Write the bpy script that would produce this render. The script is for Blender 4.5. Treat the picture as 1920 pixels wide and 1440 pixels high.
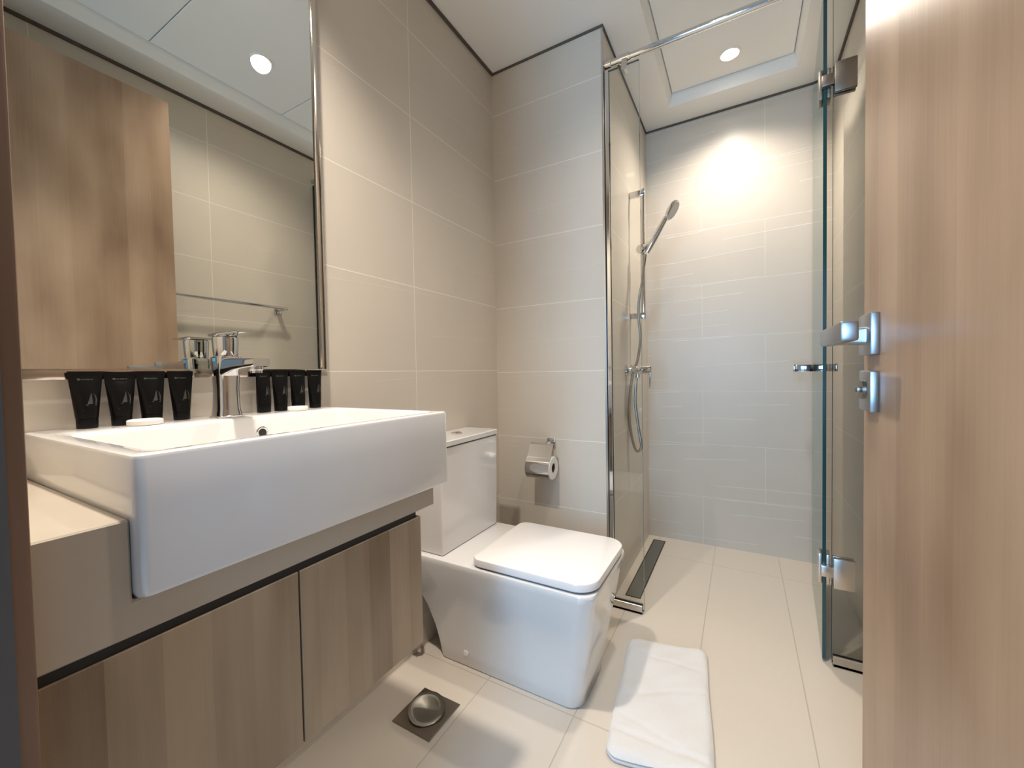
import bpy, bmesh, math, random
from mathutils import Vector, Matrix
random.seed(4)
PI = math.pi
for o in list(bpy.data.objects): bpy.data.objects.remove(o)
SC = bpy.context.scene; COL = SC.collection

# ------------------------------------------------------------------ camera, world, exposure
F_PX = 758.63
cd = bpy.data.cameras.new('camera'); cam = bpy.data.objects.new('camera', cd); COL.objects.link(cam)
cd.sensor_width = 36.0; cd.sensor_fit = 'HORIZONTAL'; cd.lens = 36.0 * F_PX / 1920.0; cd.clip_start = 0.02
R_, U_, F_ = (0.86999132, 0.49272013, -0.01849245), (0.00302535, 0.03216992, 0.99947784), (-0.49305775, 0.86959299, -0.0264969)
M = Matrix(((R_[0], U_[0], -F_[0], 1.0241), (R_[1], U_[1], -F_[1], 0.0), (R_[2], U_[2], -F_[2], 1.0), (0, 0, 0, 1)))
cam.matrix_world = M
SC.camera = cam
SC.view_settings.view_transform = 'Standard'; SC.view_settings.look = 'None'
SC.view_settings.gamma = 1.0; SC.view_settings.use_curve_mapping = False
SC.view_settings.exposure = 0.78

W = bpy.data.worlds.new('world'); SC.world = W; W.use_nodes = True
W.node_tree.nodes['Background'].inputs[0].default_value = (0.52, 0.74, 1.0, 1)
W.node_tree.nodes['Background'].inputs[1].default_value = 0.22

# daylight of the bedroom window, out in the hall behind the doorway
ld = bpy.data.lights.new('window_daylight', 'AREA'); ld.shape = 'RECTANGLE'; ld.size = .5; ld.size_y = 1.5
ld.energy = 32; ld.color = (0.36, 0.66, 1.0)
lo = bpy.data.objects.new('window_daylight', ld); COL.objects.link(lo)
lo.location = (.76, -2.0, 1.2)
lo.rotation_euler = (Vector((0.6, 1.5, 0.6)) - Vector(lo.location)).to_track_quat('-Z', 'Y').to_euler()

# ------------------------------------------------------------------ room dimensions
XR, YP, PX, YS, H, YN = 1.4227, 1.663, 0.5335, 2.5312, 2.4146, 0.09
RX0, RX1, RY0, RY1, HR = 0.69, 1.262, 0.16, 2.36, 2.47

# ------------------------------------------------------------------ materials
def mat(name, base=(.8, .8, .8), rough=.5, metal=0., spec=.5, coat=0.):
    m = bpy.data.materials.new(name); m.use_nodes = True
    b = m.node_tree.nodes['Principled BSDF']
    b.inputs['Base Color'].default_value = (*base, 1); b.inputs['Roughness'].default_value = rough
    b.inputs['Metallic'].default_value = metal; b.inputs['Specular IOR Level'].default_value = spec
    b.inputs['Coat Weight'].default_value = coat; b.inputs['Coat Roughness'].default_value = .05
    return m
def nn(m, t, **k):
    n = m.node_tree.nodes.new(t)
    for a, v in k.items(): setattr(n, a, v)
    return n
def lk(m, a, b): m.node_tree.links.new(a, b)
def mth(m, op, a, b=None):
    n = nn(m, 'ShaderNodeMath', operation=op)
    for i, v in enumerate((a, b)):
        if v is None: continue
        if isinstance(v, (int, float)): n.inputs[i].default_value = v
        else: lk(m, v, n.inputs[i])
    return n.outputs[0]
def noise(m, vec, scale, detail=2., rough=.5):
    n = nn(m, 'ShaderNodeTexNoise'); n.inputs['Scale'].default_value = scale
    n.inputs['Detail'].default_value = detail; n.inputs['Roughness'].default_value = rough
    lk(m, vec, n.inputs['Vector']); return n.outputs['Fac']
def ramp(m, fac, stops):
    n = nn(m, 'ShaderNodeValToRGB'); e = n.color_ramp.elements
    while len(e) < len(stops): e.new(.5)
    for i, (p, c) in enumerate(stops):
        e[i].position = p; e[i].color = (*c, 1) if len(c) == 3 else c
    lk(m, fac, n.inputs['Fac']); return n.outputs['Color']
def mix(m, fac, a, b):
    n = nn(m, 'ShaderNodeMix', data_type='RGBA')
    for s, v in ((n.inputs[0], fac), (n.inputs[6], a), (n.inputs[7], b)):
        if isinstance(v, (int, float)): s.default_value = v
        elif isinstance(v, tuple): s.default_value = (*v, 1)
        else: lk(m, v, s)
    return n.outputs[2]

def tile_mat(name, ax, base, grout, tw, th, ou, ov, streak=0.0, rough=.35, offset=0.0, ridge=0.09, gr=.0016, var=.06):
    """large format tiles; ax names the two world axes of the wall; thin raised ridges run along the tile"""
    m = mat(name, base, rough, spec=.45); b = m.node_tree.nodes['Principled BSDF']
    g = nn(m, 'ShaderNodeNewGeometry'); s = nn(m, 'ShaderNodeSeparateXYZ'); lk(m, g.outputs['Position'], s.inputs[0])
    u = mth(m, 'SUBTRACT', s.outputs[ax[0].upper()], ou); v = mth(m, 'SUBTRACT', s.outputs[ax[1].upper()], ov)
    def uv(a, c):
        n = nn(m, 'ShaderNodeCombineXYZ'); lk(m, a, n.inputs[0]); lk(m, c, n.inputs[1]); return n.outputs[0]
    def brick(vec, w, h, mort, off):
        n = nn(m, 'ShaderNodeTexBrick'); n.offset = off; n.squash = 1
        n.inputs['Scale'].default_value = 1; n.inputs['Brick Width'].default_value = w; n.inputs['Row Height'].default_value = h
        n.inputs['Mortar Size'].default_value = mort; n.inputs['Mortar Smooth'].default_value = .1
        n.inputs['Bias'].default_value = 0
        n.inputs['Color1'].default_value = (0, 0, 0, 1); n.inputs['Color2'].default_value = (1, 1, 1, 1)
        lk(m, vec, n.inputs['Vector']); return n
    P = uv(u, v); t = brick(P, tw, th, gr, offset)
    c = mix(m, noise(m, P, 3.0, 4), tuple(x * (1 - var) for x in base), tuple(min(1, x * (1 + var)) for x in base))
    c = mix(m, mth(m, 'MULTIPLY', noise(m, P, 60, 3), .10), c, tuple(x * .8 for x in base))
    c2 = mix(m, mth(m, 'MULTIPLY', t.outputs['Fac'], .75), c, grout)
    lk(m, c2, b.inputs['Base Color'])
    hgt = mth(m, 'MULTIPLY', t.outputs['Fac'], -.35)
    if streak:
        # slightly tilted short ridges, broken up by noise
        vv = mth(m, 'ADD', v, mth(m, 'MULTIPLY', u, -.035))
        vv = mth(m, 'ADD', vv, mth(m, 'MULTIPLY', noise(m, uv(mth(m, 'MULTIPLY', u, 1.2), mth(m, 'MULTIPLY', v, 6.)), 1., 1), .05))
        r1 = brick(uv(u, vv), 9., ridge, .0016, .5)
        nz = noise(m, uv(mth(m, 'MULTIPLY', u, 2.2), mth(m, 'MULTIPLY', v, 11.)), 1., 0)
        mask = mth(m, 'GREATER_THAN', nz, .52)
        rr = mth(m, 'MULTIPLY', r1.outputs['Fac'], mask)
        hgt = mth(m, 'ADD', hgt, mth(m, 'MULTIPLY', rr, streak))
        c3 = mix(m, mth(m, 'MULTIPLY', rr, .10 + .12 * streak), c2, (.86, .82, .76)); lk(m, c3, b.inputs['Base Color'])  # ridges tinted paler, painting in the light they catch
    hgt = mth(m, 'ADD', hgt, mth(m, 'MULTIPLY', noise(m, P, 120, 2), .05))
    bp = nn(m, 'ShaderNodeBump'); bp.inputs['Strength'].default_value = .35; bp.inputs['Distance'].default_value = .004
    lk(m, hgt, bp.inputs['Height']); lk(m, bp.outputs[0], b.inputs['Normal'])
    return m

def wood_mat(name, ax, dark, light, rough=.42, wide=1.0, seed=0., strip=.16):
    m = mat(name, light, rough, spec=.35); b = m.node_tree.nodes['Principled BSDF']
    g = nn(m, 'ShaderNodeNewGeometry'); s = nn(m, 'ShaderNodeSeparateXYZ'); lk(m, g.outputs['Position'], s.inputs[0])
    u = mth(m, 'ADD', s.outputs[ax.upper()], seed); z = s.outputs['Z']
    def vec(a, c, w=0.):
        n = nn(m, 'ShaderNodeCombineXYZ'); lk(m, a, n.inputs[0]); lk(m, c, n.inputs[1]); n.inputs[2].default_value = w; return n.outputs[0]
    zz = mth(m, 'MULTIPLY', z, .10)
    broad = noise(m, vec(mth(m, 'MULTIPLY', u, 1.0 / wide), mth(m, 'MULTIPLY', z, .25)), 14, 1, .3)
    fine = noise(m, vec(u, mth(m, 'MULTIPLY', z, .035)), 110, 3, .6)
    # soft lamination strips of slightly different tone
    st = nn(m, 'ShaderNodeTexWhiteNoise', noise_dimensions='1D')
    lk(m, mth(m, 'FLOOR', mth(m, 'MULTIPLY', u, 16.0 / wide)), st.inputs['W'])
    wob = noise(m, vec(u, mth(m, 'MULTIPLY', z, .6)), 6, 3, .6)
    f = mth(m, 'ADD', mth(m, 'MULTIPLY', broad, .55), mth(m, 'ADD', mth(m, 'MULTIPLY', fine, .16), mth(m, 'ADD', mth(m, 'MULTIPLY', st.outputs[0], strip), mth(m, 'MULTIPLY', wob, .25))))
    c = ramp(m, f, [(.34, dark), (.78, light)])
    lk(m, c, b.inputs['Base Color'])
    bp = nn(m, 'ShaderNodeBump'); bp.inputs['Strength'].default_value = .12; bp.inputs['Distance'].default_value = .002
    lk(m, fine, bp.inputs['Height']); lk(m, bp.outputs[0], b.inputs['Normal'])
    return m

WALLC, GROUT = (.63, .575, .50), (.86, .82, .76)
M_left = tile_mat('wall_tile_left', 'yz', WALLC, GROUT, .605, .3025, 1.105, .41, .35, ridge=.151)
M_pier = tile_mat('wall_tile_pier', 'xz', WALLC, GROUT, .605, .3025, -.02, .40, .35, ridge=.151)
M_far = tile_mat('wall_tile_shower', 'xz', WALLC, (.76, .72, .655), .605, .3025, .53, .88 - .3025 * 3, 3.2, ridge=.076, offset=.5)
M_right = tile_mat('wall_tile_right', 'yz', WALLC, GROUT, .605, .3025, 1.09, .41, .35, ridge=.151)
M_floor = tile_mat('floor_tile', 'yx', (.62, .56, .485), (.42, .37, .31), 1.2, .297, 1.08, .5975 - .297 * 3, 0, rough=.32, gr=.0018, var=.04)
M_stone = tile_mat('vanity_stone', 'yz', (.50, .445, .37), (.5, .44, .36), 9., 9., -4, -4, 0, rough=.10, var=.22)
M_doorwood = wood_mat('door_wood', 'y', (.25, .155, .095), (.46, .325, .22), .34, 1.3, .37)
M_framewood = wood_mat('frame_wood', 'y', (.13, .075, .05), (.21, .13, .09), .5, 1.0, .9)
M_cabwood = wood_mat('cabinet_wood', 'y', (.185, .13, .08), (.39, .30, .205), .48, .8, .1, strip=.28)
M_white = mat('ceiling_paint', (.86, .85, .82), .8)
M_ceramic = mat('ceramic', (.73, .725, .725), .12, spec=.6, coat=.5)
M_cerback = mat('ceramic_cistern', (.76, .745, .735), .16, spec=.5, coat=.3)
M_plastic = mat('seat_plastic', (.79, .78, .785), .2, spec=.5)
M_chrome = mat('chrome', (.66, .66, .66), .07, 1.)
M_hose = mat('hose_steel', (.42, .40, .37), .28, 1.)
M_satin = mat('satin_nickel', (.42, .44, .47), .33, 1.)
M_steel = mat('brushed_steel', (.60, .565, .52), .3, 1.)
M_dsteel = mat('dark_steel', (.27, .24, .21), .35, 1.)
M_black = mat('black_gap', (.008, .008, .008), .6)
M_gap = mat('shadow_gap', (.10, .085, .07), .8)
M_seal = mat('grey_seal', (.085, .075, .068), .7)
M_slot = mat('drain_grey', (.19, .19, .17), .3, .6)
M_tube = mat('tube_black', (.003, .003, .003), .36, spec=.16)
M_cap = mat('cap_black', (.003, .003, .003), .45, spec=.15)
M_print = mat('tube_print', (.035, .035, .033), .5)
M_soap = mat('soap_paper', (.83, .79, .74), .6)
M_paper = mat('toilet_paper', (.82, .80, .76), .9)
M_core = mat('paper_core', (.10, .075, .055), .9)
M_blue = mat('blue_sticker', (.10, .42, .75), .4)
M_pipe_gap = mat('rubber_pipe_gap_shade', (.03, .03, .03), .5)  # valve and hose rubber; also paints the shade in the cistern seams
# brushed rim steel catches a highlight; towel
M_towel = mat('towel', (.68, .675, .67), .95)
def _tw(m):
    b = m.node_tree.nodes['Principled BSDF']; g = nn(m, 'ShaderNodeNewGeometry')
    n = noise(m, g.outputs['Position'], 420, 2, .7)
    bp = nn(m, 'ShaderNodeBump'); bp.inputs['Strength'].default_value = .35; bp.inputs['Distance'].default_value = .003
    lk(m, n, bp.inputs['Height']); lk(m, bp.outputs[0], b.inputs['Normal'])
_tw(M_towel)
def glass_mat(name, tint):
    m = bpy.data.materials.new(name); m.use_nodes = True; nt = m.node_tree; nt.nodes.clear()
    o = nt.nodes.new('ShaderNodeOutputMaterial'); mx = nt.nodes.new('ShaderNodeMixShader')
    t = nt.nodes.new('ShaderNodeBsdfTransparent'); g = nt.nodes.new('ShaderNodeBsdfGlossy'); f = nt.nodes.new('ShaderNodeFresnel')
    t.inputs[0].default_value = (*tint, 1); g.inputs['Roughness'].default_value = .0; g.inputs[0].default_value = (.9, .95, .93, 1)
    f.inputs[0].default_value = 1.4
    nt.links.new(f.outputs[0], mx.inputs[0]); nt.links.new(t.outputs[0], mx.inputs[1]); nt.links.new(g.outputs[0], mx.inputs[2])
    nt.links.new(mx.outputs[0], o.inputs[0]); return m
M_glass = glass_mat('glass', (.985, .99, .984))
M_gedge = mat('glass_edge', (.012, .06, .065), .15, spec=.6)
M_mirror = mat('mirror', (.80, .815, .775), .0, 1.)
def emis(name, col, s):
    m = bpy.data.materials.new(name); m.use_nodes = True; b = m.node_tree.nodes['Principled BSDF']
    b.inputs['Emission Color'].default_value = (*col, 1); b.inputs['Emission Strength'].default_value = s
    b.inputs['Base Color'].default_value = (.8, .8, .8, 1); return m
M_lens_dim = emis('lamp_lens_dim', (1, .90, .76), 1.5)  # glow turned down to stand in for a deep recess; lens sits no deeper
M_lens = emis('lamp_lens', (1, .90, .76), 14)

# ------------------------------------------------------------------ object helpers
def empty(name, label, cat, loc, group=None):
    o = bpy.data.objects.new(name, None); COL.objects.link(o); o.location = loc; o.empty_display_size = .05
    o['label'] = label; o['category'] = cat
    if group: o['group'] = group
    return o
def tag(o, label, cat, group=None):
    o['label'] = label; o['category'] = cat
    if group: o['group'] = group
    return o
def wl(o):
    v = Vector(o.location)
    while o.parent: o = o.parent; v += Vector(o.location)
    return v
def obj(name, bm, m, parent=None, origin=None, smooth=32, label=None):
    """link bm (world coordinates) as ONE mesh object; parts share their thing's origin"""
    me = bpy.data.meshes.new(name)
    bmesh.ops.recalc_face_normals(bm, faces=bm.faces[:])
    org = wl(parent) if parent else Vector(origin or (0, 0, 0))
    bmesh.ops.translate(bm, verts=bm.verts[:], vec=-org)
    bm.to_mesh(me); bm.free()
    for mm in (m if isinstance(m, (list, tuple)) else [m]): me.materials.append(mm)
    if smooth:
        for p in me.polygons: p.use_smooth = True
        me.set_sharp_from_angle(angle=math.radians(smooth))
    o = bpy.data.objects.new(name, me); COL.objects.link(o)
    if parent: o.parent = parent
    else: o.location = org
    if label: o['label'] = label
    return o
def struct(name, bm, m, smooth=0, parent=None):
    o = obj(name, bm, m, parent=parent, smooth=smooth)
    if not parent: o['kind'] = 'structure'
    return o
def BM(): return bmesh.new()
def box(bm, x0, x1, y0, y1, z0, z1, bev=0., seg=2, mi=0):
    vs = [bm.verts.new((x, y, z)) for x in (x0, x1) for y in (y0, y1) for z in (z0, z1)]
    fs = [bm.faces.new([vs[i] for i in f]) for f in ((0, 1, 3, 2), (4, 6, 7, 5), (0, 4, 5, 1), (2, 3, 7, 6), (0, 2, 6, 4), (1, 5, 7, 3))]
    for f in fs: f.material_index = mi
    if bev:
        es = list({e for f in fs for e in f.edges})
        bmesh.ops.bevel(bm, geom=es, offset=bev, segments=seg, profile=.5, affect='EDGES', clamp_overlap=True)
    return bm
def rrect(hx, hy, r, n=5):
    """rounded rectangle outline; r one radius or four (++, -+, --, +-)"""
    rs = r if isinstance(r, (list, tuple)) else (r,) * 4
    out = []
    for k, (sx, sy) in enumerate(((1, 1), (-1, 1), (-1, -1), (1, -1))):
        q = max(rs[k], 1e-4)
        for i in range(n + 1):
            a = PI / 2 * k + PI / 2 * i / n
            out.append((sx * (hx - q) + q * math.cos(a), sy * (hy - q) + q * math.sin(a)))
    return out
def loft(bm, rings, cap0=True, cap1=True, mi=0, closed=True):
    R = [[bm.verts.new(p) for p in r] for r in rings]
    n = len(R[0])
    for a, b in zip(R, R[1:]):
        for i in range(n if closed else n - 1):
            f = bm.faces.new((a[i], a[(i + 1) % n], b[(i + 1) % n], b[i])); f.material_index = mi
    if cap0: bm.faces.new(R[0][::-1]).material_index = mi
    if cap1: bm.faces.new(R[-1]).material_index = mi
    return R
def rring(cx, cy, z, hx, hy, r, n=5): return [(cx + a, cy + b, z) for a, b in rrect(hx, hy, r, n)]
def cyl(bm, p0, p1, r0, r1=None, n=24, cap=True, mi=0, prof=None):
    p0, p1 = Vector(p0), Vector(p1); d = (p1 - p0); q = d.to_track_quat('Z', 'Y'); r1 = r0 if r1 is None else r1
    prof = prof or [(0, r0), (1, r1)]
    rings = [[p0 + d * t + q @ Vector((r * math.cos(2 * PI * i / n), r * math.sin(2 * PI * i / n), 0)) for i in range(n)] for t, r in prof]
    loft(bm, rings, cap, cap, mi); return bm
def catmull(P, k=8):
    P = [Vector(p) for p in P]; Q = [P[0] * 2 - P[1]] + P + [P[-1] * 2 - P[-2]]; out = []
    for i in range(1, len(Q) - 2):
        a, b, c, d = Q[i - 1:i + 3]
        for j in range(k):
            t = j / k; out.append(.5 * (2 * b + (c - a) * t + (2 * a - 5 * b + 4 * c - d) * t * t + (3 * b - a - 3 * c + d) * t ** 3))
    out.append(P[-1]); return out
def sweep(bm, pts, r, n=12, cap=True):
    pts = [Vector(p) for p in pts]; rings = []; up = Vector((0, 1, .1)).normalized()
    for i, p in enumerate(pts):
        t = (pts[min(i + 1, len(pts) - 1)] - pts[max(i - 1, 0)]).normalized()
        a = t.cross(up)
        if a.length < 1e-3: a = t.cross(Vector((1, 0, 0)))
        a.normalize(); b = t.cross(a).normalized(); up = -b if (-b).dot(up) > 0 else b
        rr = r(i / (len(pts) - 1)) if callable(r) else r
        rings.append([p + a * rr * math.cos(2 * PI * k / n) + b * rr * math.sin(2 * PI * k / n) for k in range(n)])
    loft(bm, rings, cap, cap); return bm
def prism(bm, poly, axis, a, b, bev=0., seg=2, mi=0):
    """2D outline extruded along an axis from a to b"""
    def P(u, v, w): return {'x': (w, u, v), 'y': (u, w, v), 'z': (u, v, w)}[axis]
    r0 = [bm.verts.new(P(u, v, a)) for u, v in poly]; r1 = [bm.verts.new(P(u, v, b)) for u, v in poly]; n = len(poly)
    fs = [bm.faces.new((r0[i], r0[(i + 1) % n], r1[(i + 1) % n], r1[i])) for i in range(n)] + [bm.faces.new(r0[::-1]), bm.faces.new(r1)]
    for f in fs: f.material_index = mi
    if bev:
        bmesh.ops.recalc_face_normals(bm, faces=fs)
        es = list({e for f in fs for e in f.edges})
        bmesh.ops.bevel(bm, geom=es, offset=bev, segments=seg, profile=.5, affect='EDGES', clamp_overlap=True)
    return bm
def rotate_bm(bm, mat4, center):
    bmesh.ops.rotate(bm, verts=bm.verts[:], cent=center, matrix=mat4)

# ------------------------------------------------------------------ setting
T = .10
struct('floor', box(BM(), -T, XR + T, -1.2, YS + T, -.1, 0), M_floor)
struct('wall_left', box(BM(), -T, 0, YN - .12, YS + T, 0, HR + .1), M_left)
b = BM(); box(b, 0, PX, YP, YS, 0, HR + .1)
for f in b.faces:
    if abs(f.normal.x) > .5 or abs(f.calc_center_median().x - PX) < 1e-4: f.material_index = 1
struct('wall_pier', b, [M_pier, M_left])
struct('wall_far', box(BM(), PX, XR + T, YS, YS + T, 0, HR + .1), M_far)
struct('wall_right', box(BM(), XR, XR + T, YN - .12, YS, 0, HR + .1), M_right)
# door wall with its opening
DX0, DX1, DZ = .43, 1.275, 2.245
b = BM(); box(b, 0, DX0, YN - .12, YN, 0, HR + .1); box(b, DX1, XR, YN - .12, YN, 0, HR + .1); box(b, DX0, DX1, YN - .12, YN, DZ + .04, HR + .1)
struct('wall_near', b, M_right)
# ceiling: flat border, recessed strip of access panels
b = BM()
box(b, 0, RX0, YN, YS, H, HR + .1); box(b, RX1, XR, YN, YS, H, HR + .1)
box(b, RX0, RX1, YN, RY0, H, HR + .1); box(b, RX0, RX1, RY1, YS, H, HR + .1)
box(b, RX0, RX1, RY0, RY1, HR + .012, HR + .1)
# cove moulding round the recess
for (x0, x1, sx) in ((RX0, RX0 + .018, 1), (RX1 - .018, RX1, -1)):
    xa, xb = (x0, x1) if sx > 0 else (x1, x0)
    prism(b, [(xa, H), (xa, HR + .012), (xb, HR + .012), (xa + sx * .014, HR - .012), (xa + sx * .006, H + .016)], 'y', RY0, RY1)
for (ya, s) in ((RY0, 1), (RY1, -1)):
    prism(b, [(ya, H), (ya, HR + .012), (ya + s * .018, HR + .012), (ya + s * .014, HR - .012), (ya + s * .006, H + .016)], 'x', RX0 + .004, RX1 - .004)
# a shallow bead frames the panel over the shower
struct('ceiling', b, M_white)
ys = [RY0 + .02, .80, 1.385, 1.985, RY1 - .02]
for i, (a, c) in enumerate(zip(ys, ys[1:])):
    bb = BM(); box(bb, RX0 + .02, RX1 - .02, a + .002, c - .002, HR, HR + .011, .0015, 1)
    struct('trim_%d' % (i + 1), bb, M_white)
# dark strips painted as the shade of the gap between walls and ceiling
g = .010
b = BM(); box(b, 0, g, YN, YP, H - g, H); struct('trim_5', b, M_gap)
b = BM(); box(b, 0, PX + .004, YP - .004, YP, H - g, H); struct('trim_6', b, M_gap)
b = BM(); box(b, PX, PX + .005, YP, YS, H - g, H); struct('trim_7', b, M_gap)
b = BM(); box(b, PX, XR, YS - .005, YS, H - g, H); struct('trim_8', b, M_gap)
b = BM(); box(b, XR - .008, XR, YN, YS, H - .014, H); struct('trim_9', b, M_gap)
# slim metal corner bead on the pier
b = BM(); box(b, PX - .004, PX + .003, YP - .002, YP + .004, 0, H - g); struct('trim_10', b, M_steel)
# door frame: wooden lining with a grey seal
def frame():
    b = BM()
    box(b, DX0, .470, -.10, .0985, 0, DZ, .003); box(b, 1.24, DX1, -.10, .03, 0, DZ, .003); box(b, DX0, DX1, -.10, .03, DZ, DZ + .04, .003)
    o = struct('trim_11', b, M_framewood, smooth=32)
    b = BM(); box(b, .470, .4725, -.02, .086, 0, DZ); s = obj('seal', b, M_seal, o, smooth=0); return o
frame()

# ------------------------------------------------------------------ downlights
def downlight(x, y, e, label, size=2.1, HR=HR, blend=1., lens=None):
    t = empty('downlight', label, 'ceiling light', (x, y, HR), 'recessed ceiling downlights')
    b = BM(); n = 32
    prof = [(.046, HR - .0005), (.046, HR - .004), (.040, HR - .005), (.034, HR - .002), (.034, HR - .0005)]
    loft(b, [[(x + r * math.cos(2 * PI * i / n), y + r * math.sin(2 * PI * i / n), z) for i in range(n)] for r, z in prof], False, False)
    obj('trim_ring', b, M_white, t)
    b = BM(); cyl(b, (x, y, HR - .0028), (x, y, HR - .0012), .033, n=32); obj('lens', b, lens or M_lens, t)
    l = bpy.data.lights.new('lamp', 'SPOT'); l.energy = e; l.color = (1., .895, .775); l.spot_size = size; l.spot_blend = blend; l.shadow_soft_size = .04
    o = bpy.data.objects.new('lamp', l); COL.objects.link(o); o.parent = t; o.location = (0, 0, -.012)
    return t
downlight(.938, 1.104, 30, 'round recessed downlight in the ceiling panel over the toilet, seen in the mirror', 2.35)
downlight(.335, .37, 82, 'round recessed downlight in the flat ceiling border above the washbasin', 1.95, H, lens=M_lens_dim)
downlight(.982, 2.19, 44, 'round recessed downlight in the ceiling panel over the shower', 2.35)

# ------------------------------------------------------------------ mirror
mt = empty('wall_mirror', 'large wall mirror in a slim polished metal frame above the washbasin', 'mirror', (0.001, .35, 1.0))
MY0, MY1, MZ0, MZ1, MD = .10, .727, 1.003, 2.36, .022
b = BM(); box(b, .001, .016, MY0 + .012, MY1 - .014, MZ0 + .018, MZ1 - .012); obj('mirror_glass', b, M_mirror, mt, smooth=0)
b = BM()
box(b, .001, MD, MY0, MY1, MZ0, MZ0 + .0185, .0012); box(b, .001, MD, MY0, MY1, MZ1 - .0125, MZ1, .0012)
box(b, .001, MD, MY0, MY0 + .0125, MZ0 + .0185, MZ1 - .0125, .0012); box(b, .001, MD, MY1 - .0145, MY1, MZ0 + .0185, MZ1 - .0125, .0012)
obj('frame', b, mat('frame_chrome', (.62, .56, .50), .14, 1.), mt)

# ------------------------------------------------------------------ vanity
CX, CZ0, CZ1 = .437, .716, .847
CYE, KYE = .679, .637
BX, BY0, BY1, BZ0, BZ1 = .452, .176, .716, .757, .918
b = BM()
prism(b, [(.0995, CZ0), (CYE, CZ0), (CYE, BZ0 - .001), (BY0 - .001, BZ0 - .001), (BY0 - .001, CZ1), (.0995, CZ1)], 'x', .001, CX, .002, 1)
wt = tag(obj('vanity_counter', b, M_stone, origin=(.12, .45, CZ0)), 'beige polished stone counter with deep apron carrying the white washbasin', 'counter')
# cabinet
cb = empty('vanity_cabinet', 'wall-hung wooden vanity cabinet with two doors under the stone counter', 'cabinet', (.22, .37, .434))
b = BM(); box(b, .001, CX - .022, .0995, KYE - .002, .434, CZ0 - .016, .001, 1)
obj('body', b, M_cabwood, cb)
b = BM(); box(b, .001, CX - .0035, .0995, KYE - .012, CZ0 - .0118, CZ0 - .0005); obj('gap_shade_strip', b, M_black, cb, smooth=0, label='black strip standing for the shade in the finger pull gap')  # nearly flush black box, painted shade of the pull recess
b = BM(); box(b, CX - .0215, CX - .001, .0995, .3665, .434, CZ0 - .0122, .0012, 1); obj('door', b, M_cabwood, cb)
b = BM(); box(b, CX - .0215, CX - .001, .3690, KYE, .434, CZ0 - .0122, .0012, 1); obj('door', b, M_cabwood, cb)

# washbasin
ws = empty('washbasin', 'white rectangular ceramic washbasin with sharp edges projecting over the counter', 'sink', (.226, .446, BZ0))
def basin():
    b = BM(); cx, cy = (BX + .001) / 2, (BY0 + BY1) / 2; hx, hy = (BX - .001) / 2, (BY1 - BY0) / 2
    R = [rring(cx, cy, BZ0, hx - .006, hy - .006, .012), rring(cx, cy, BZ0 + .002, hx - .002, hy - .002, .012), rring(cx, cy, BZ0 + .008, hx, hy, .012),
         rring(cx, cy, BZ1 - .005, hx, hy, .012), rring(cx, cy, BZ1 - .0015, hx - .0015, hy - .0015, .011), rring(cx, cy, BZ1, hx - .005, hy - .005, .010)]
    # inner bowl: x .125 .. .43, y .20 .. .69
    ix0, ix1, iy0, iy1 = .122, BX - .022, BY0 + .022, BY1 - .022
    icx, icy, ihx, ihy = (ix0 + ix1) / 2, (iy0 + iy1) / 2, (ix1 - ix0) / 2, (iy1 - iy0) / 2
    for z, d, r in ((BZ1, 0, .020), (BZ1 - .0015, .003, .020), (BZ1 - .006, .0055, .020), (BZ1 - .07, .012, .024), (BZ1 - .100, .022, .03), (BZ1 - .112, .045, .035), (BZ1 - .118, .11, .02)):
        R.append(rring(icx, icy, z, ihx - d, ihy - d, r))
    loft(b, R); return obj('bowl', b, M_ceramic, ws, smooth=40)
basin()
b = BM(); n = 28; oy, oz, ox = .487, .8835, .1285
prof = [(.0, .0125), (.004, .0125), (.005, .0105), (.004, .0075)]
loft(b, [[(ox - .001 + t, oy + r * math.cos(2 * PI * i / n), oz + r * math.sin(2 * PI * i / n)) for i in range(n)] for t, r in prof], True, False)
obj('overflow_ring', b, M_chrome, ws, label='chrome overflow ring')
b = BM(); cyl(b, (ox + .0005, oy, oz), (ox + .0033, oy, oz), .0083); obj('overflow_hole', b, M_black, ws)
b = BM(); cyl(b, (.276, .446, BZ1 - .1185), (.276, .446, BZ1 - .112), .03, prof=[(0, .031), (.5, .031), (1, .026)]); obj('drain_plug', b, M_chrome, ws)

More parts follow.
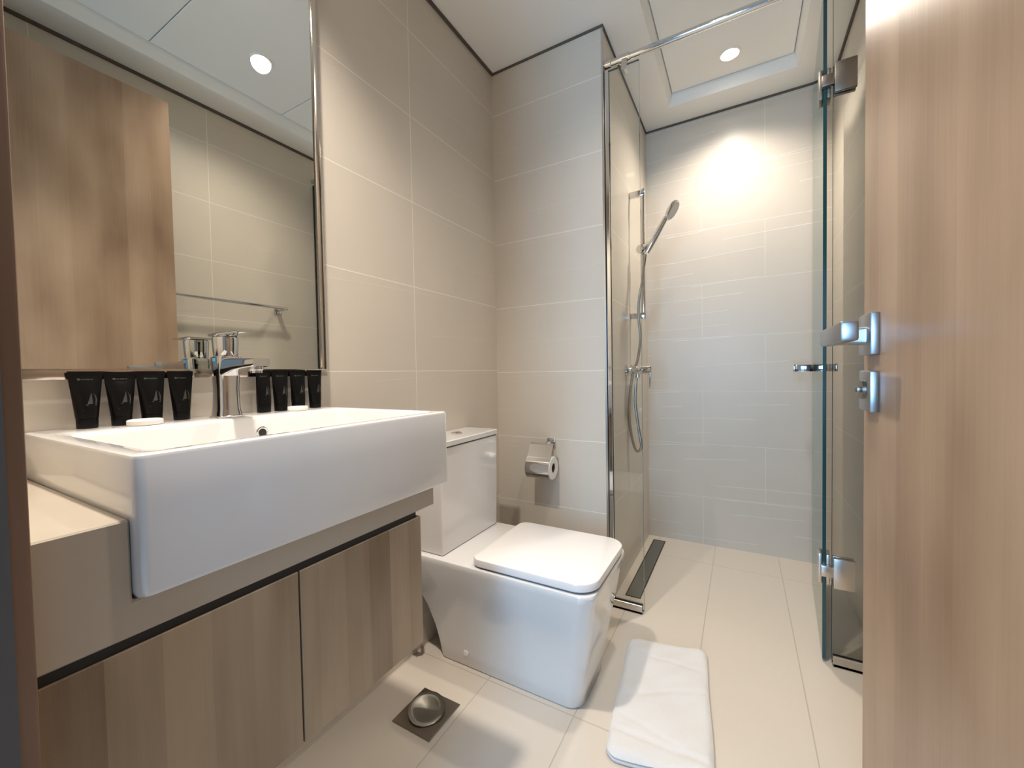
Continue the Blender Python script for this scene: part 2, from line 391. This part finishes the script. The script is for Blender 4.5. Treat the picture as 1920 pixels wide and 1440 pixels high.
# faucet
fc = empty('basin_faucet', 'chrome single lever basin mixer on the back of the washbasin', 'faucet', (.075, .446, BZ1))
def faucet():
    x, y = .075, .446; z = BZ1
    b = BM(); loft(b, [rring(x, y, z, .026, .0245, .010), rring(x, y, z + .004, .026, .0245, .010), rring(x, y, z + .006, .022, .0205, .009)]); obj('base_flange', b, M_chrome, fc)
    b = BM(); S = []
    for dz, hx, hy, dx in ((.005, .0235, .0225, 0), (.02, .0215, .0205, 0), (.06, .020, .0195, .001), (.09, .021, .0205, .002), (.112, .0225, .0225, .004), (.124, .0235, .0230, .005), (.1275, .0225, .022, .005)):
        S.append(rring(x + dx, y, z + dz, hx, hy, .010))
    loft(b, S); obj('body', b, M_chrome, fc)
    # spout: a flat tapering arm reaching out over the bowl
    b = BM(); S = []
    for t, w, h in ((.0, .0195, .021), (.018, .019, .0175), (.05, .018, .0125), (.09, .0175, .0095), (.115, .0175, .0085), (.125, .016, .0075)):
        cz = z + .126 - h - .012 * (t / .125) * .5
        S.append([(x + .012 + t, y + a, cz + c) for a, c in rrect(w, h, min(w, h) * .45, 4)])
    loft(b, S); obj('spout', b, M_chrome, fc)
    b = BM(); cyl(b, (x + .118, y, z + .108), (x + .118, y, z + .092), .0115, prof=[(0, .0125), (.6, .0125), (.7, .0105), (1, .0105)]); obj('aerator', b, M_chrome, fc)
    b = BM(); cyl(b, (x + .004, y, z + .128), (x + .004, y, z + .170), .021, n=32, prof=[(0, .0205), (.04, .0215), (.85, .0235), (.95, .023), (1, .021)]); obj('cartridge_cap', b, M_chrome, fc)
    b = BM(); S = []
    for t, w, h in ((-.024, .021, .0022), (-.02, .023, .003), (.02, .023, .003), (.04, .0165, .0028), (.075, .0145, .0024), (.082, .0135, .0018)):
        S.append([(x + .004 + t, y + a, z + .1725 + .0035 * max(0, t) / .08 + c) for a, c in rrect(w, h, h * .8, 3)])
    loft(b, S); obj('lever', b, M_chrome, fc)
    b = BM(); box(b, x + .0, x + .010, y - .0232, y - .0222, z + .118, z + .1245); obj('sticker', b, M_blue, fc, label='small blue sticker', smooth=0)
faucet()

# amenity tubes (upright on their caps)
def tube_parts(t, y, x, w, cw, h, dent=0., tilt=0.):
    z0 = BZ1 + .0005; hc = h * .17; n = 32
    def ring(z, hx, hy):  # superellipse-like section
        return [(x + hx * math.cos(2 * PI * i / n), y + hy * math.sin(2 * PI * i / n), z) for i in range(n)]
    b = BM(); loft(b, [ring(z0, cw / 2 * .93, cw / 2 * .93), ring(z0 + .001, cw / 2 * .97, cw / 2 * .97), ring(z0 + hc - .001, cw / 2, cw / 2), ring(z0 + hc, cw / 2 * .97, cw / 2 * .97)])
    obj('cap', b, M_cap, t)
    b = BM(); S = []
    for k in range(13):
        s = k / 12; zz = z0 + hc + .0003 + (h - hc - .006) * s
        hy = (cw / 2 * 1.02) * (1 - s) + (w / 2) * s
        hx = (cw / 2 * 1.02) * (1 - s ** 1.6) + .0012 * s ** 1.6
        r = ring(zz, hx, hy)
        if dent and s > .5: r = [(px_ , py, pz - dent * ((s - .5) * 2) ** 2 * math.cos((py - y) / (w / 2) * PI / 2)) for px_, py, pz in r]
        S.append(r)
    top = [(x + (.0012 if math.cos(2 * PI * i / n) > 0 else -.0012), p[1], z0 + h - dent * .15 * math.cos((p[1] - y) / (w / 2) * PI / 2)) for i, p in enumerate(S[-1])]
    S.append(top)
    loft(b, S); obj('body', b, M_tube, t)
    # faint printing on the face: name band, dhow sail emblem and a text line
    def fx(zz):
        s = max(0, min(1, (zz - z0 - hc) / (h - hc - .006))); return x + (cw / 2 * 1.02) * (1 - s ** 1.6) + .0012 * s ** 1.6
    def quad(bm, pts):
        vs = []
        for yy, zz in pts: 
            s = max(0, min(1, (zz - z0 - hc) / (h - hc - .006))); hy = (cw / 2 * 1.02) * (1 - s) + (w / 2) * s
            k = math.sqrt(max(0, 1 - ((yy) / hy) ** 2)); vs.append((yy + y, zz, x + (fx(zz) - x) * k + .0004))
        a = [bm.verts.new((c[2], c[0], c[1])) for c in vs]; d = [bm.verts.new((c[2] - .0006, c[0], c[1])) for c in vs]
        m_ = len(a); bm.faces.new(a); bm.faces.new(d[::-1])
        for i in range(m_): bm.faces.new((a[i], a[(i + 1) % m_], d[(i + 1) % m_], d[i]))
    b = BM(); u = w / .044; k = h / .1
    zc = z0 + .052 * k; yo = .004 * u
    # tall sail, curved small sail and hull
    sail = [(yo - .006 * u, zc - .010 * k), (yo - .003 * u, zc - .001 * k), (yo + .0005 * u, zc + .011 * k), (yo + .0012 * u, zc - .009 * k)]
    quad(b, sail)
    arc = [(yo + .0025 * u, zc + .010 * k), (yo + .0062 * u, zc + .004 * k), (yo + .0072 * u, zc - .003 * k), (yo + .006 * u, zc - .009 * k), (yo + .0042 * u, zc - .009 * k), (yo + .0052 * u, zc - .003 * k), (yo + .0046 * u, zc + .004 * k)]
    quad(b, arc)
    quad(b, [(yo - .008 * u, zc - .0105 * k), (yo + .0065 * u, zc - .0105 * k), (yo + .005 * u, zc - .012 * k), (yo - .006 * u, zc - .012 * k)])
    obj('emblem', b, M_print, t)
    b = BM(); zt = z0 + .0855 * k
    yy = -.011 * u
    for q, ln in enumerate((.005, .002, .0024, .0022, .0026, .0022, .0024)):
        hh = (.0024, .0014, .0011, .0013, .0016, .0011, .0013)[q] * k
        quad(b, [(yy, zt - hh * .6), (yy + ln * u * .85, zt - hh * .4), (yy + ln * u * .8, zt + hh * .6), (yy + ln * u * .12, zt + hh)]); yy += ln * u * 1.08
    obj('lettering', b, M_print, t)
    b = BM(); quad(b, [(-.007 * u, z0 + .031 * k), (.011 * u, z0 + .031 * k), (.011 * u, z0 + .0322 * k), (-.007 * u, z0 + .0322 * k)])
    obj('text_line', b, M_print, t)
LAB = ['black toiletry tube with pale sail emblem, leftmost in the row on the washbasin',
       'black toiletry tube with a dented shoulder, second from the left on the washbasin',
       'black toiletry tube standing behind the larger round soap left of the faucet',
       'black toiletry tube standing just left of the chrome basin faucet',
       'black toiletry tube standing just right of the basin faucet, straightest sided of all',
       'black toiletry tube second to the right of the basin faucet',
       'black toiletry tube behind the small round soap right of the faucet',
       'black toiletry tube at the right end of the row, below the mirror corner']
SP = [(.2455, .044, .028), (.2905, .045, .0285), (.3345, .044, .031), (.3820, .043, .0275), (.5445, .033, .029), (.585, .041, .029), (.6305, .041, .031), (.6775, .042, .029)]
for (yc, w, cw), lab in zip(SP, LAB):
    i = SP.index((yc, w, cw))
    hh = .0985 if i < 4 else .0995
    t = empty('toiletry_tube', lab, 'toiletry tube', (.036, yc, BZ1), 'black toiletry tubes on the washbasin')
    tube_parts(t, yc, .036, w, cw, hh, dent=.009 if i == 1 else 0.)
def soap(x, y, r, lab):
    b = BM(); z = BZ1; cyl(b, (x, y, z + .0004), (x, y, z + .0104), r, n=40, prof=[(0, r * .93), (.12, r), (.8, r), (.95, r * .96), (1, r * .9)])
    o = tag(obj('soap_bar', b, M_soap, origin=(x, y, z)), lab, 'soap', 'round soap bars on the washbasin')
    return o
soap(.072, .312, .0255, 'round white wrapped soap bar lying in front of the third toiletry tube from the left')
soap(.072, .606, .0225, 'round white wrapped soap bar lying right of the faucet before the small tubes')

# ------------------------------------------------------------------ toilet
TY, TZ = 1.217, .388
tl = empty('toilet', 'white square-cut close-coupled ceramic toilet between the vanity and the pier', 'toilet', (.35, TY, 0))
def bowl():
    b = BM(); S = []
    # sections from floor to rim: x back, x front, half width
    tab = [(.0, .100, .606, .118), (.006, .096, .612, .122), (.06, .090, .620, .130), (.12, .078, .630, .138), (.19, .055, .642, .150), (.25, .030, .652, .165), (.30, .010, .660, .177), (.335, .003, .665, .184),
           (.365, .002, .672, .189), (.380, .002, .676, .191), (.386, .004, .674, .189), (TZ, .008, .669, .184)]
    for z, x0, x1, hy in tab:
        S.append(rring((x0 + x1) / 2, TY, z, (x1 - x0) / 2, hy, (.045, .012, .012, .045), 7))
    loft(b, S); obj('bowl', b, M_ceramic, tl, smooth=40)
bowl()
b = BM(); S = []
for z, x0, x1, hy in ((TZ + .0026, .003, .150, .173), (.55, .003, .153, .176), (.7485, .003, .155, .178), (.750, .004, .154, .177)):
    S.append(rring((x0 + x1) / 2, TY + .005, z, (x1 - x0) / 2, hy, .006, 3))
loft(b, S); obj('cistern', b, M_cerback, tl)
b = BM(); S = []
for z, d in ((.7540, .003), (.7555, 0), (.7715, 0), (.7745, .003)): S.append(rring(.080, TY + .005, z, .079 - d, .181 - d, .008, 3))
loft(b, S); ol = obj('cistern_lid', b, M_ceramic, tl)
b = BM(); loft(b, [rring(.079, TY + .005, .7500, .0745, .176, .006, 3), rring(.079, TY + .005, .7542, .0745, .176, .006, 3)]); obj('lid_gap_shade', b, M_pipe_gap, tl)  # black slab painting the shaded seam below the cistern lid
b = BM(); loft(b, [rring(.0765, TY + .005, TZ + .0002, .0725, .172, .006, 3), rring(.0765, TY + .005, TZ + .0027, .0725, .172, .006, 3)]); obj('cistern_gap_shade', b, M_pipe_gap, tl)  # no real seal: black slab painting the shaded seam under the cistern
fb = BM(); cyl(fb, (.075, TY + .02, .7747), (.075, TY + .02, .7785), .021, n=32, prof=[(0, .0215), (.6, .0215), (1, .0195)]); fo = obj('flush_button', fb, M_chrome, tl)
for s in (-1, 1):
    b = BM(); cyl(b, (.075, TY + .02 + s * .009, .7786), (.075, TY + .02 + s * .009, .7797), .0075, n=20); obj('push_plate', b, M_chrome, fo)
b = BM(); S = []
for z, d in ((TZ + .0008, .010), (TZ + .005, .010), (TZ + .0052, .003), (TZ + .0085, .0), (TZ + .024, .0), (TZ + .0285, .0015), (TZ + .0305, .006)):
    S.append(rring(.474, TY - .005, z, .203 - d, .180 - d, (.062, .035, .035, .062), 8))
loft(b, S); obj('seat_lid', b, M_plastic, tl, smooth=40)
b = BM(); loft(b, [rring(.478, TY - .005, TZ + .0005, .196, .174, (.06, .03, .03, .06), 8), rring(.478, TY - .005, TZ + .0055, .196, .174, (.06, .03, .03, .06), 8)]); obj('seat_gap', b, mat('seat_shadow', (.16, .15, .15), .6), tl)  # dark slab painting the shade between seat lid and bowl
b = BM(); cyl(b, (.21, TY - .1265, .055), (.21, TY - .1335, .055), .010, n=24, prof=[(0, .0105), (.7, .0105), (1, .008)]); obj('bolt_cover', b, M_plastic, tl)
# inlet valve and pipe in the gap behind the bowl
vt = empty('angle_valve', 'dark water valve and hose on the wall behind the toilet', 'valve', (.03, 1.0, .17))
b = BM(); cyl(b, (.001, 1.008, .19), (.045, 1.008, .19), .011); cyl(b, (.001, 1.008, .19), (.006, 1.008, .19), .024); obj('body', b, M_pipe_gap, vt)
b = BM(); sweep(b, catmull([(.04, 1.008, .19), (.052, 1.008, .21), (.05, 1.008, .26), (.035, 1.01, .33)]), .006); obj('hose', b, M_pipe_gap, vt)

# ------------------------------------------------------------------ toilet paper
tp = empty('paper_holder', 'chrome toilet paper holder with cover flap on the tiled pier', 'toilet paper holder', (.27, YP, .62))
b = BM(); box(b, .262, .300, YP - .010, YP - .0005, .668, .706, .002); obj('wall_plate', b, M_chrome, tp)
b = BM(); box(b, .272, .290, YP - .050, YP - .009, .680, .695, .002); obj('arm', b, M_chrome, tp)
b = BM()  # curved flap
ry, rz, rr = 1.602, .586, .056
sec = [(YP - .050, .688)] + [(ry - rr * math.sin(a) * 1.0, rz + rr * math.cos(a)) for a in [i * .2 for i in range(0, 9)]]
sec = [(YP - .052, .690), (YP - .062, .682)] + [(ry - rr * math.sin(a), rz + rr * math.cos(a)) for a in [math.radians(q) for q in (28, 42, 56, 70, 84, 98, 112, 126, 138)]]
out = sec + [(yy + .0022, zz - .0004) for yy, zz in sec[::-1]]
prism(b, out, 'x', .203, .314); obj('cover_flap', b, M_chrome, tp, smooth=50)
b = BM(); cyl(b, (.200, ry, rz), (.262, ry, rz), .005); cyl(b, (.262, ry, rz), (.296, ry, rz), .005); cyl(b, (.204, ry, rz), (.204, ry + .001, rz), .0); 
obj('spindle', b, M_chrome, tp)
b = BM(); x0, x1, n = .208, .316, 40
prof = [(x0, .021), (x0, .047), (x0 + .003, .050), (x1 - .003, .050), (x1, .047), (x1, .021), (x1 - .004, .0205)]
loft(b, [[(xx, ry + r * math.cos(2 * PI * i / n), rz + r * math.sin(2 * PI * i / n)) for i in range(n)] for xx, r in prof], False, False)
tr = obj('toilet_roll', b, M_paper, origin=(.262, ry, rz), smooth=40); tag(tr, 'white toilet roll hanging on the chrome holder', 'toilet roll')
b = BM(); loft(b, [[(xx, ry + .0208 * math.cos(2 * PI * i / n), rz + .0208 * math.sin(2 * PI * i / n)) for i in range(n)] for xx in (x0 + .001, x1 - .0015)], False, False); obj('cardboard_core', b, M_core, tr)

# ------------------------------------------------------------------ floor drain
dr = empty('floor_drain', 'square steel floor drain with tilted round cover beside the vanity', 'drain', (.212, .885, 0))
b = BM(); box(b, .142, .282, .815, .955, .0003, .0035, .0008, 1); obj('plate', b, mat('drain_steel', (.33, .29, .24), .3, 1.), dr)
b = BM(); cyl(b, (.212, .885, .0034), (.212, .885, .0042), .052, n=40); obj('opening', b, M_black, dr)
b = BM(); n = 40
prof = [(.0525, 0), (.054, .003), (.053, .006), (.048, .0065), (.035, .0045), (.0, .0030)]
loft(b, [[(.212 + max(r, .0004) * math.cos(2 * PI * i / n), .885 + max(r, .0004) * math.sin(2 * PI * i / n), .006 + z) for i in range(n)] for r, z in prof], True, True)
rotate_bm(b, Matrix.Rotation(math.radians(11), 3, Vector((.75, .65, 0)).normalized()), (.212, .885, .012))
bmesh.ops.translate(b, verts=b.verts[:], vec=(0, 0, .004)); obj('cover', b, mat('drain_cover', (.26, .25, .22), .08, 1.), dr, label='tilted round steel cover', smooth=40)
# linear shower drain
ldn = empty('linear_drain', 'long narrow dark shower drain along the left side of the shower floor', 'drain', (.602, 2.13, 0))
b = BM(); 
for (a, c, d, e) in ((.570, .5745, 1.79, 2.468), (.6325, .637, 1.79, 2.468), (.5745, .6325, 1.79, 1.7945), (.5745, .6325, 2.4635, 2.468)): box(b, a, c, d, e, .0003, .003)
obj('frame', b, mat('drain_frame', (.06, .05, .04), .4, .5), ldn, smooth=0)
b = BM(); box(b, .5755, .6315, 1.7955, 2.4625, .0003, .0022); obj('insert', b, M_slot, ldn, smooth=0)

# ------------------------------------------------------------------ bath mat
def mat_towel():
    b = BM(); C = [Vector((.664, 1.478)), Vector((.912, 1.535)), Vector((.965, 1.045)), Vector((.717, .995))]
    NU, NV = 36, 60
    def P(u, v): return C[0].lerp(C[1], u).lerp(C[3].lerp(C[2], u), v)
    def rounded(u, v):
        a, c = 2 * u - 1, 2 * v - 1; ac, cc = abs(a), abs(c); r1, r2 = .24, .12
        p, q = max(0, (ac - 1 + r1) / r1), max(0, (cc - 1 + r2) / r2); h = math.hypot(p, q)
        if p > 0 and q > 0: k = max(p, q) / h; ac, cc = 1 - r1 + r1 * p * k, 1 - r2 + r2 * q * k
        u2, v2 = (math.copysign(ac, a) + 1) / 2, (math.copysign(cc, c) + 1) / 2
        return u2 + .012 * math.sin(9 * v + 1) * (u2 - .5), v2 + .01 * math.sin(7 * u) * (v2 - .5)
    def hgt(u, v):
        d = min(min(u, 1 - u) * 11, min(v, 1 - v) * 20, 1.); edge = math.sqrt(max(0, 1 - (1 - d) ** 2))
        w = .0022 * math.sin(9 * u + 6 * v) + .0016 * math.sin(14 * v - 6 * u + 1) + .001 * math.sin(37 * v + 13 * u)
        cre = 0
        for c0, sl, a, wd in ((.15, .10, .0030, .010), (.58, -.16, .0034, .014), (.83, .10, .0042, .012), (.70, .25, .0022, .012)):
            cre -= a * math.exp(-((v - c0 - sl * u) / wd) ** 2)
        return .018 + edge * (.007 + w + cre)
    top = {(i, j): None for i in range(NU + 1) for j in range(NV + 1)}
    for i, j in top:
        q = P(*rounded(i / NU, j / NV)); top[i, j] = b.verts.new((q.x, q.y, hgt(i / NU, j / NV)))
    for i in range(NU):
        for j in range(NV): b.faces.new((top[i, j], top[i + 1, j], top[i + 1, j + 1], top[i, j + 1]))
    loop = [top[i, 0] for i in range(NU)] + [top[NU, j] for j in range(NV)] + [top[i, NV] for i in range(NU, 0, -1)] + [top[0, j] for j in range(NV, 0, -1)]
    cen = P(.5, .5); prev = loop
    for z, o in ((.0155, .003), (.0125, .001), (.0115, -.003), (.0105, .001), (.006, .0035), (.002, .002), (.0008, -.002)):
        cur = []
        for v in loop:
            d = (v.co.xy - cen); d = Vector((d.x * 2.2, d.y)).normalized(); cur.append(b.verts.new((v.co.x + d.x * o, v.co.y + d.y * o, z)))
        for k in range(len(loop)): b.faces.new((prev[k], prev[(k + 1) % len(loop)], cur[(k + 1) % len(loop)], cur[k]))
        prev = cur
    b.faces.new(prev)
    t = obj('bath_mat', b, M_towel, origin=(.81, 1.25, 0), smooth=70)
    return tag(t, 'folded white bath mat lying on the tiled floor before the shower', 'bath mat')
mat_towel()

# ------------------------------------------------------------------ shower glass
GY, GT, GH = 1.686, .005, 2.235
def pane(name, parent, corners, z0, z1, th, both=True):
    """upright pane between two floor points, edges of green glass"""
    (xa, ya), (xb, yb) = corners; d = Vector((xb - xa, yb - ya)).normalized(); n = Vector((-d.y, d.x)) * th
    P = [(xa + n.x, ya + n.y), (xa - n.x, ya - n.y), (xb - n.x, yb - n.y), (xb + n.x, yb + n.y)]
    b = BM(); v = [b.verts.new((x, y, z)) for z in (z0, z1) for x, y in P]
    for k, f in enumerate(((0, 1, 5, 4), (1, 2, 6, 5), (2, 3, 7, 6), (3, 0, 4, 7), (0, 3, 2, 1), (4, 5, 6, 7))):
        q = b.faces.new([v[i] for i in f]); q.material_index = 0 if k in (1, 3) else 1
    return obj(name, b, [M_glass, M_gedge], parent, smooth=0)
s1 = empty('fixed_glass_panel', 'narrow fixed clear glass shower panel against the pier on a steel floor rail', 'glass panel', (.60, GY, 0), 'fixed shower glass panels')
pane('pane', s1, ((PX + .006, GY), (.6745, GY)), .012, GH, GT)
b = BM(); box(b, PX + .004, .668, GY - .013, GY - GT - .0004, .001, .036, .001, 1); box(b, PX + .004, .668, GY + GT + .0004, GY + .013, .001, .036, .001, 1); box(b, PX + .004, .668, GY - .013, GY + .013, .0008, .010)
obj('floor_rail', b, M_steel, s1)
b = BM(); box(b, PX + .0004, PX + .020, GY - .012, GY - GT - .0003, .037, GH, .0008, 1); box(b, PX + .0004, PX + .020, GY + GT + .0003, GY + .012, .037, GH, .0008, 1); box(b, PX + .0004, PX + .004, GY - .012, GY + .012, .037, GH)
obj('wall_channel', b, M_chrome, s1)
s2 = empty('fixed_glass_panel', 'narrow fixed clear glass shower panel against the right wall holding the two hinges', 'glass panel', (1.35, GY, 0), 'fixed shower glass panels')
pane('pane', s2, ((1.286, GY), (XR - .006, GY)), .012, GH, GT)
b = BM(); box(b, 1.288, XR - .002, GY - .013, GY - GT - .0004, .001, .036, .001, 1); box(b, 1.288, XR - .002, GY + GT + .0004, GY + .013, .001, .036, .001, 1); box(b, 1.288, XR - .002, GY - .013, GY + .013, .0008, .010)
obj('floor_rail', b, M_steel, s2)
# swinging door, standing open into the shower
HXp = Vector((1.266, 1.690)); FE = Vector((1.312, 2.288)); dd = (FE - HXp).normalized(); nnv = Vector((-dd.y, dd.x))
sd = empty('glass_shower_door', 'clear glass shower door standing open into the shower, seen edge-on', 'shower door', (1.29, 1.98, 0))
pane('pane', sd, (tuple(HXp), tuple(FE)), .010, GH, .005)
hp = HXp + dd * .52
def obox(bm, c, d, n, a0, a1, n0, n1, z0, z1, bev=0.001):
    """box in the frame of the open door: along d, across n"""
    P = [c + d * a + n * q for a in (a0, a1) for q in (n0, n1)]
    t = BM(); vs = [t.verts.new((p.x, p.y, z)) for p in P for z in (z0, z1)]
    fs = [t.faces.new([vs[i] for i in f]) for f in ((0, 1, 3, 2), (4, 6, 7, 5), (0, 4, 5, 1), (2, 3, 7, 6), (0, 2, 6, 4), (1, 5, 7, 3))]
    bmesh.ops.recalc_face_normals(t, faces=fs)
    if bev: bmesh.ops.bevel(t, geom=list(t.edges), offset=bev, segments=2, profile=.5, affect='EDGES')
    me = bpy.data.meshes.new('tmp'); t.to_mesh(me); t.free(); bm.from_mesh(me); bpy.data.meshes.remove(me); return bm
b = BM(); obox(b, hp, dd, nnv, -.012, .012, .0056, .070, .984, 1.014); obox(b, hp, dd, nnv, -.014, .014, .070, .078, .982, 1.016); obj('handle', b, M_chrome, sd, label='chrome pull on the shower side')
b = BM(); obox(b, hp, dd, nnv, -.012, .012, -.070, -.0056, .984, 1.014); obox(b, hp, dd, nnv, -.014, .014, -.078, -.070, .982, 1.016); obj('handle', b, M_chrome, sd)
for i, (z, m_, dz) in enumerate(((1.931, M_dsteel, .047), (.317, M_steel, .050))):
    b = BM()
    box(b, 1.288, 1.345, GY - .017, GY - GT - .0004, z - dz, z + dz, .0015)      # outer plate on the fixed panel
    box(b, 1.288, 1.345, GY + GT + .0004, GY + .017, z - dz, z + dz, .0015)
    box(b, 1.256, 1.2885, GY - .012, GY + .004, z - .018, z + .018, .001)         # knuckle
    obj('hinge', b, m_, s2)
    b = BM(); obox(b, HXp, dd, nnv, .004, .058, -.016, -.0054, z - dz, z + dz, .0012); obox(b, HXp, dd, nnv, .004, .058, .0054, .016, z - dz, z + dz, .0012)
    obj('hinge_plate', b, m_, sd)

# stabiliser bar over the glass
sb = empty('stabiliser_bar', 'round chrome bar running across the top of the shower opening', 'support bar', (1.0, GY, 2.262))
b = BM(); cyl(b, (PX + .0006, GY, 2.262), (XR - .001, GY, 2.262), .0130, n=24); obj('bar', b, M_chrome, sb)
b = BM(); cyl(b, (PX + .0006, GY, 2.262), (.566, GY, 2.262), .0155, n=24, prof=[(0, .0175), (.95, .0175), (1, .015)]); obj('end_socket', b, M_chrome, sb)
b = BM(); cyl(b, (.598, GY, 2.262), (.640, GY, 2.262), .0165, n=24); obj('collar', b, M_chrome, sb)
b = BM(); loft(b, [[(.6185 + a, GY - .014 + t, 2.232 + c) for a, c in rrect(.0105, .024, .0100, 5)] for t in (.0, .0275)]); obj('glass_clamp', b, M_steel, sb)

# ------------------------------------------------------------------ shower set
RY, RXX = 2.105, .599
rl = empty('shower_rail', 'slim chrome vertical shower rail on two wall brackets in the shower', 'shower rail', (PX, RY, 1.28))
b = BM(); cyl(b, (RXX, RY, 1.262), (RXX, RY, 1.905), .0095, n=20); obj('rail', b, M_chrome, rl)
for z in (1.885, 1.278):
    b = BM(); box(b, PX + .0005, RXX + .012, RY - .012, RY + .012, z - .014, z + .014, .003); obj('bracket', b, M_chrome, rl)
b = BM(); cyl(b, (RXX - .012, RY - .034, 1.600), (RXX + .012, RY + .016, 1.618), .020, n=24, prof=[(0, .018), (.1, .022), (.8, .022), (1, .018)])
cyl(b, (RXX + .002, RY - .02, 1.606), (RXX + .045, RY - .024, 1.622), .015, n=20, prof=[(0, .012), (.9, .0155), (1, .013)]); obj('slider', b, M_chrome, rl)
hs = empty('hand_shower', 'chrome hand shower resting in the slider of the rail with its head up', 'hand shower', (.64, 2.08, 1.6))
A, B_ = Vector((.622, 2.078, 1.580)), Vector((.712, 2.078, 1.735))
b = BM(); sweep(b, catmull([A, A.lerp(B_, .3), A.lerp(B_, .65), B_], 6), lambda t: .0115 + .003 * math.sin(t * PI) + .004 * max(0, t - .7)); obj('handle', b, M_chrome, hs)
hc, ax = Vector((.738, 2.078, 1.764)), Vector((.82, -.06, -.57)).normalized()
b = BM(); cyl(b, hc - ax * .017, hc + ax * .011, .05, n=36, prof=[(0, .012), (.12, .028), (.4, .042), (.65, .0475), (.9, .0475), (1, .044)]); obj('head', b, M_chrome, hs, smooth=40)
b = BM(); cyl(b, hc + ax * .0112, hc + ax * .0128, .04, n=36, prof=[(0, .042), (1, .040)]); obj('spray_face', b, mat('spray_grey', (.5, .5, .5), .35, .3), hs)
hsz = [(.616, 2.078, 1.572), (.610, 2.07, 1.52), (.607, 2.04, 1.44), (.592, 2.04, 1.357), (.587, 2.04, 1.271), (.595, 2.04, 1.162), (.585, 2.02, 1.054), (.566, 2.0, .985), (.546, 2.01, .856), (.541, 2.03, .744), (.553, 2.05, .640), (.573, 2.05, .600), (.592, 2.05, .628), (.577, 2.05, .735), (.565, 2.05, .845), (.570, 2.05, .945), (.572, 2.05, .978)]
b = BM(); sweep(b, catmull(hsz, 8), .0068, 10)
tag(obj('shower_hose', b, M_hose, origin=(.57, 2.04, .6)), 'flexible steel shower hose hanging in a loop below the mixer', 'hose')
mx = empty('shower_mixer', 'chrome wall-mounted shower mixer with downward lever below the rail', 'shower mixer', (PX, 2.05, 1.005))
for s in (-1, 1):
    b = BM(); cyl(b, (PX + .0005, 2.06 + s * .055, 1.005), (PX + .012, 2.06 + s * .055, 1.005), .03, n=28, prof=[(0, .030), (.7, .028), (1, .022)]); cyl(b, (PX + .01, 2.06 + s * .055, 1.005), (PX + .045, 2.06 + s * .045, 1.005), .015); obj('wall_rosette', b, M_chrome, mx)
b = BM(); cyl(b, (PX + .045, 1.985, 1.005), (PX + .045, 2.135, 1.005), .02, n=24, prof=[(0, .014), (.05, .019), (.3, .021), (.7, .021), (.95, .019), (1, .014)]); obj('body', b, M_chrome, mx)
b = BM(); cyl(b, (PX + .045, 2.05, .986), (PX + .045, 2.05, .968), .010); obj('hose_outlet', b, M_chrome, mx)
b = BM(); cyl(b, (PX + .050, 2.06, 1.005), (PX + .108, 2.06, 1.008), .02, n=28, prof=[(0, .020), (.35, .020), (.37, .017), (.42, .017), (.44, .0205), (.97, .0205), (1, .019)]); obj('cartridge_cap', b, M_chrome, mx)
b = BM(); S = []
for t, w, h in ((0, .014, .006), (.02, .013, .0055), (.06, .0105, .0042), (.097, .009, .0035), (.103, .007, .002)):
    S.append([(PX + .104 + a - t * .03, 2.06 + c, 1.020 - t) for a, c in rrect(h, w, h * .8, 3)])
loft(b, S); obj('lever', b, M_chrome, mx)

# ------------------------------------------------------------------ towel rail on the right wall (seen in the mirror)
tb = empty('towel_rail', 'slim chrome towel rail on the right wall, seen in the mirror', 'towel rail', (XR, 1.1, 1.40))
b = BM(); cyl(b, (XR - .062, .83, 1.408), (XR - .062, 1.452, 1.408), .0075, n=16); obj('bar', b, M_chrome, tb)
for yy in (.86, 1.43):
    b = BM(); box(b, XR - .070, XR - .004, yy - .013, yy + .013, 1.396, 1.405, .002); box(b, XR - .006, XR - .0005, yy - .022, yy + .022, 1.378, 1.412, .002); obj('bracket', b, M_chrome, tb)

# ------------------------------------------------------------------ wooden room door standing open
D = .842
dl = struct('door_1', box(BM(), 1.195, 1.235, .045, D, .006, 2.215, .0015, 1), M_doorwood, smooth=32)
def dpart(name, b, m, label=None, parent=None): return obj(name, b, m, parent or dl, smooth=35, label=label)
b = BM(); box(b, 1.184, 1.1955, .755, .820, 1.017, 1.078, .0022); dpart('handle_rose', b, M_satin)
b = BM(); loft(b, [[(xx, .788 + a, 1.046 + c) for a, c in rrect(.0125 * k, .0125 * k, .004, 4)] for xx, k in ((1.1845, 1.05), (1.165, .95), (1.146, 1.0))])
lv = dpart('door_handle', b, M_satin)
b = BM(); box(b, 1.133, 1.152, .652, .802, 1.033, 1.058, .0028); obj('lever', b, M_satin, lv, smooth=35)
b = BM(); box(b, 1.184, 1.1955, .757, .818, .934, .994, .0022); lkp = dpart('lock_plate', b, M_satin)
b = BM(); cyl(b, (1.1845, .788, .966), (1.180, .788, .966), .014, n=24); box(b, 1.174, 1.181, .780, .796, .962, .970, .0015); obj('thumb_turn', b, M_dsteel, lkp, smooth=35)
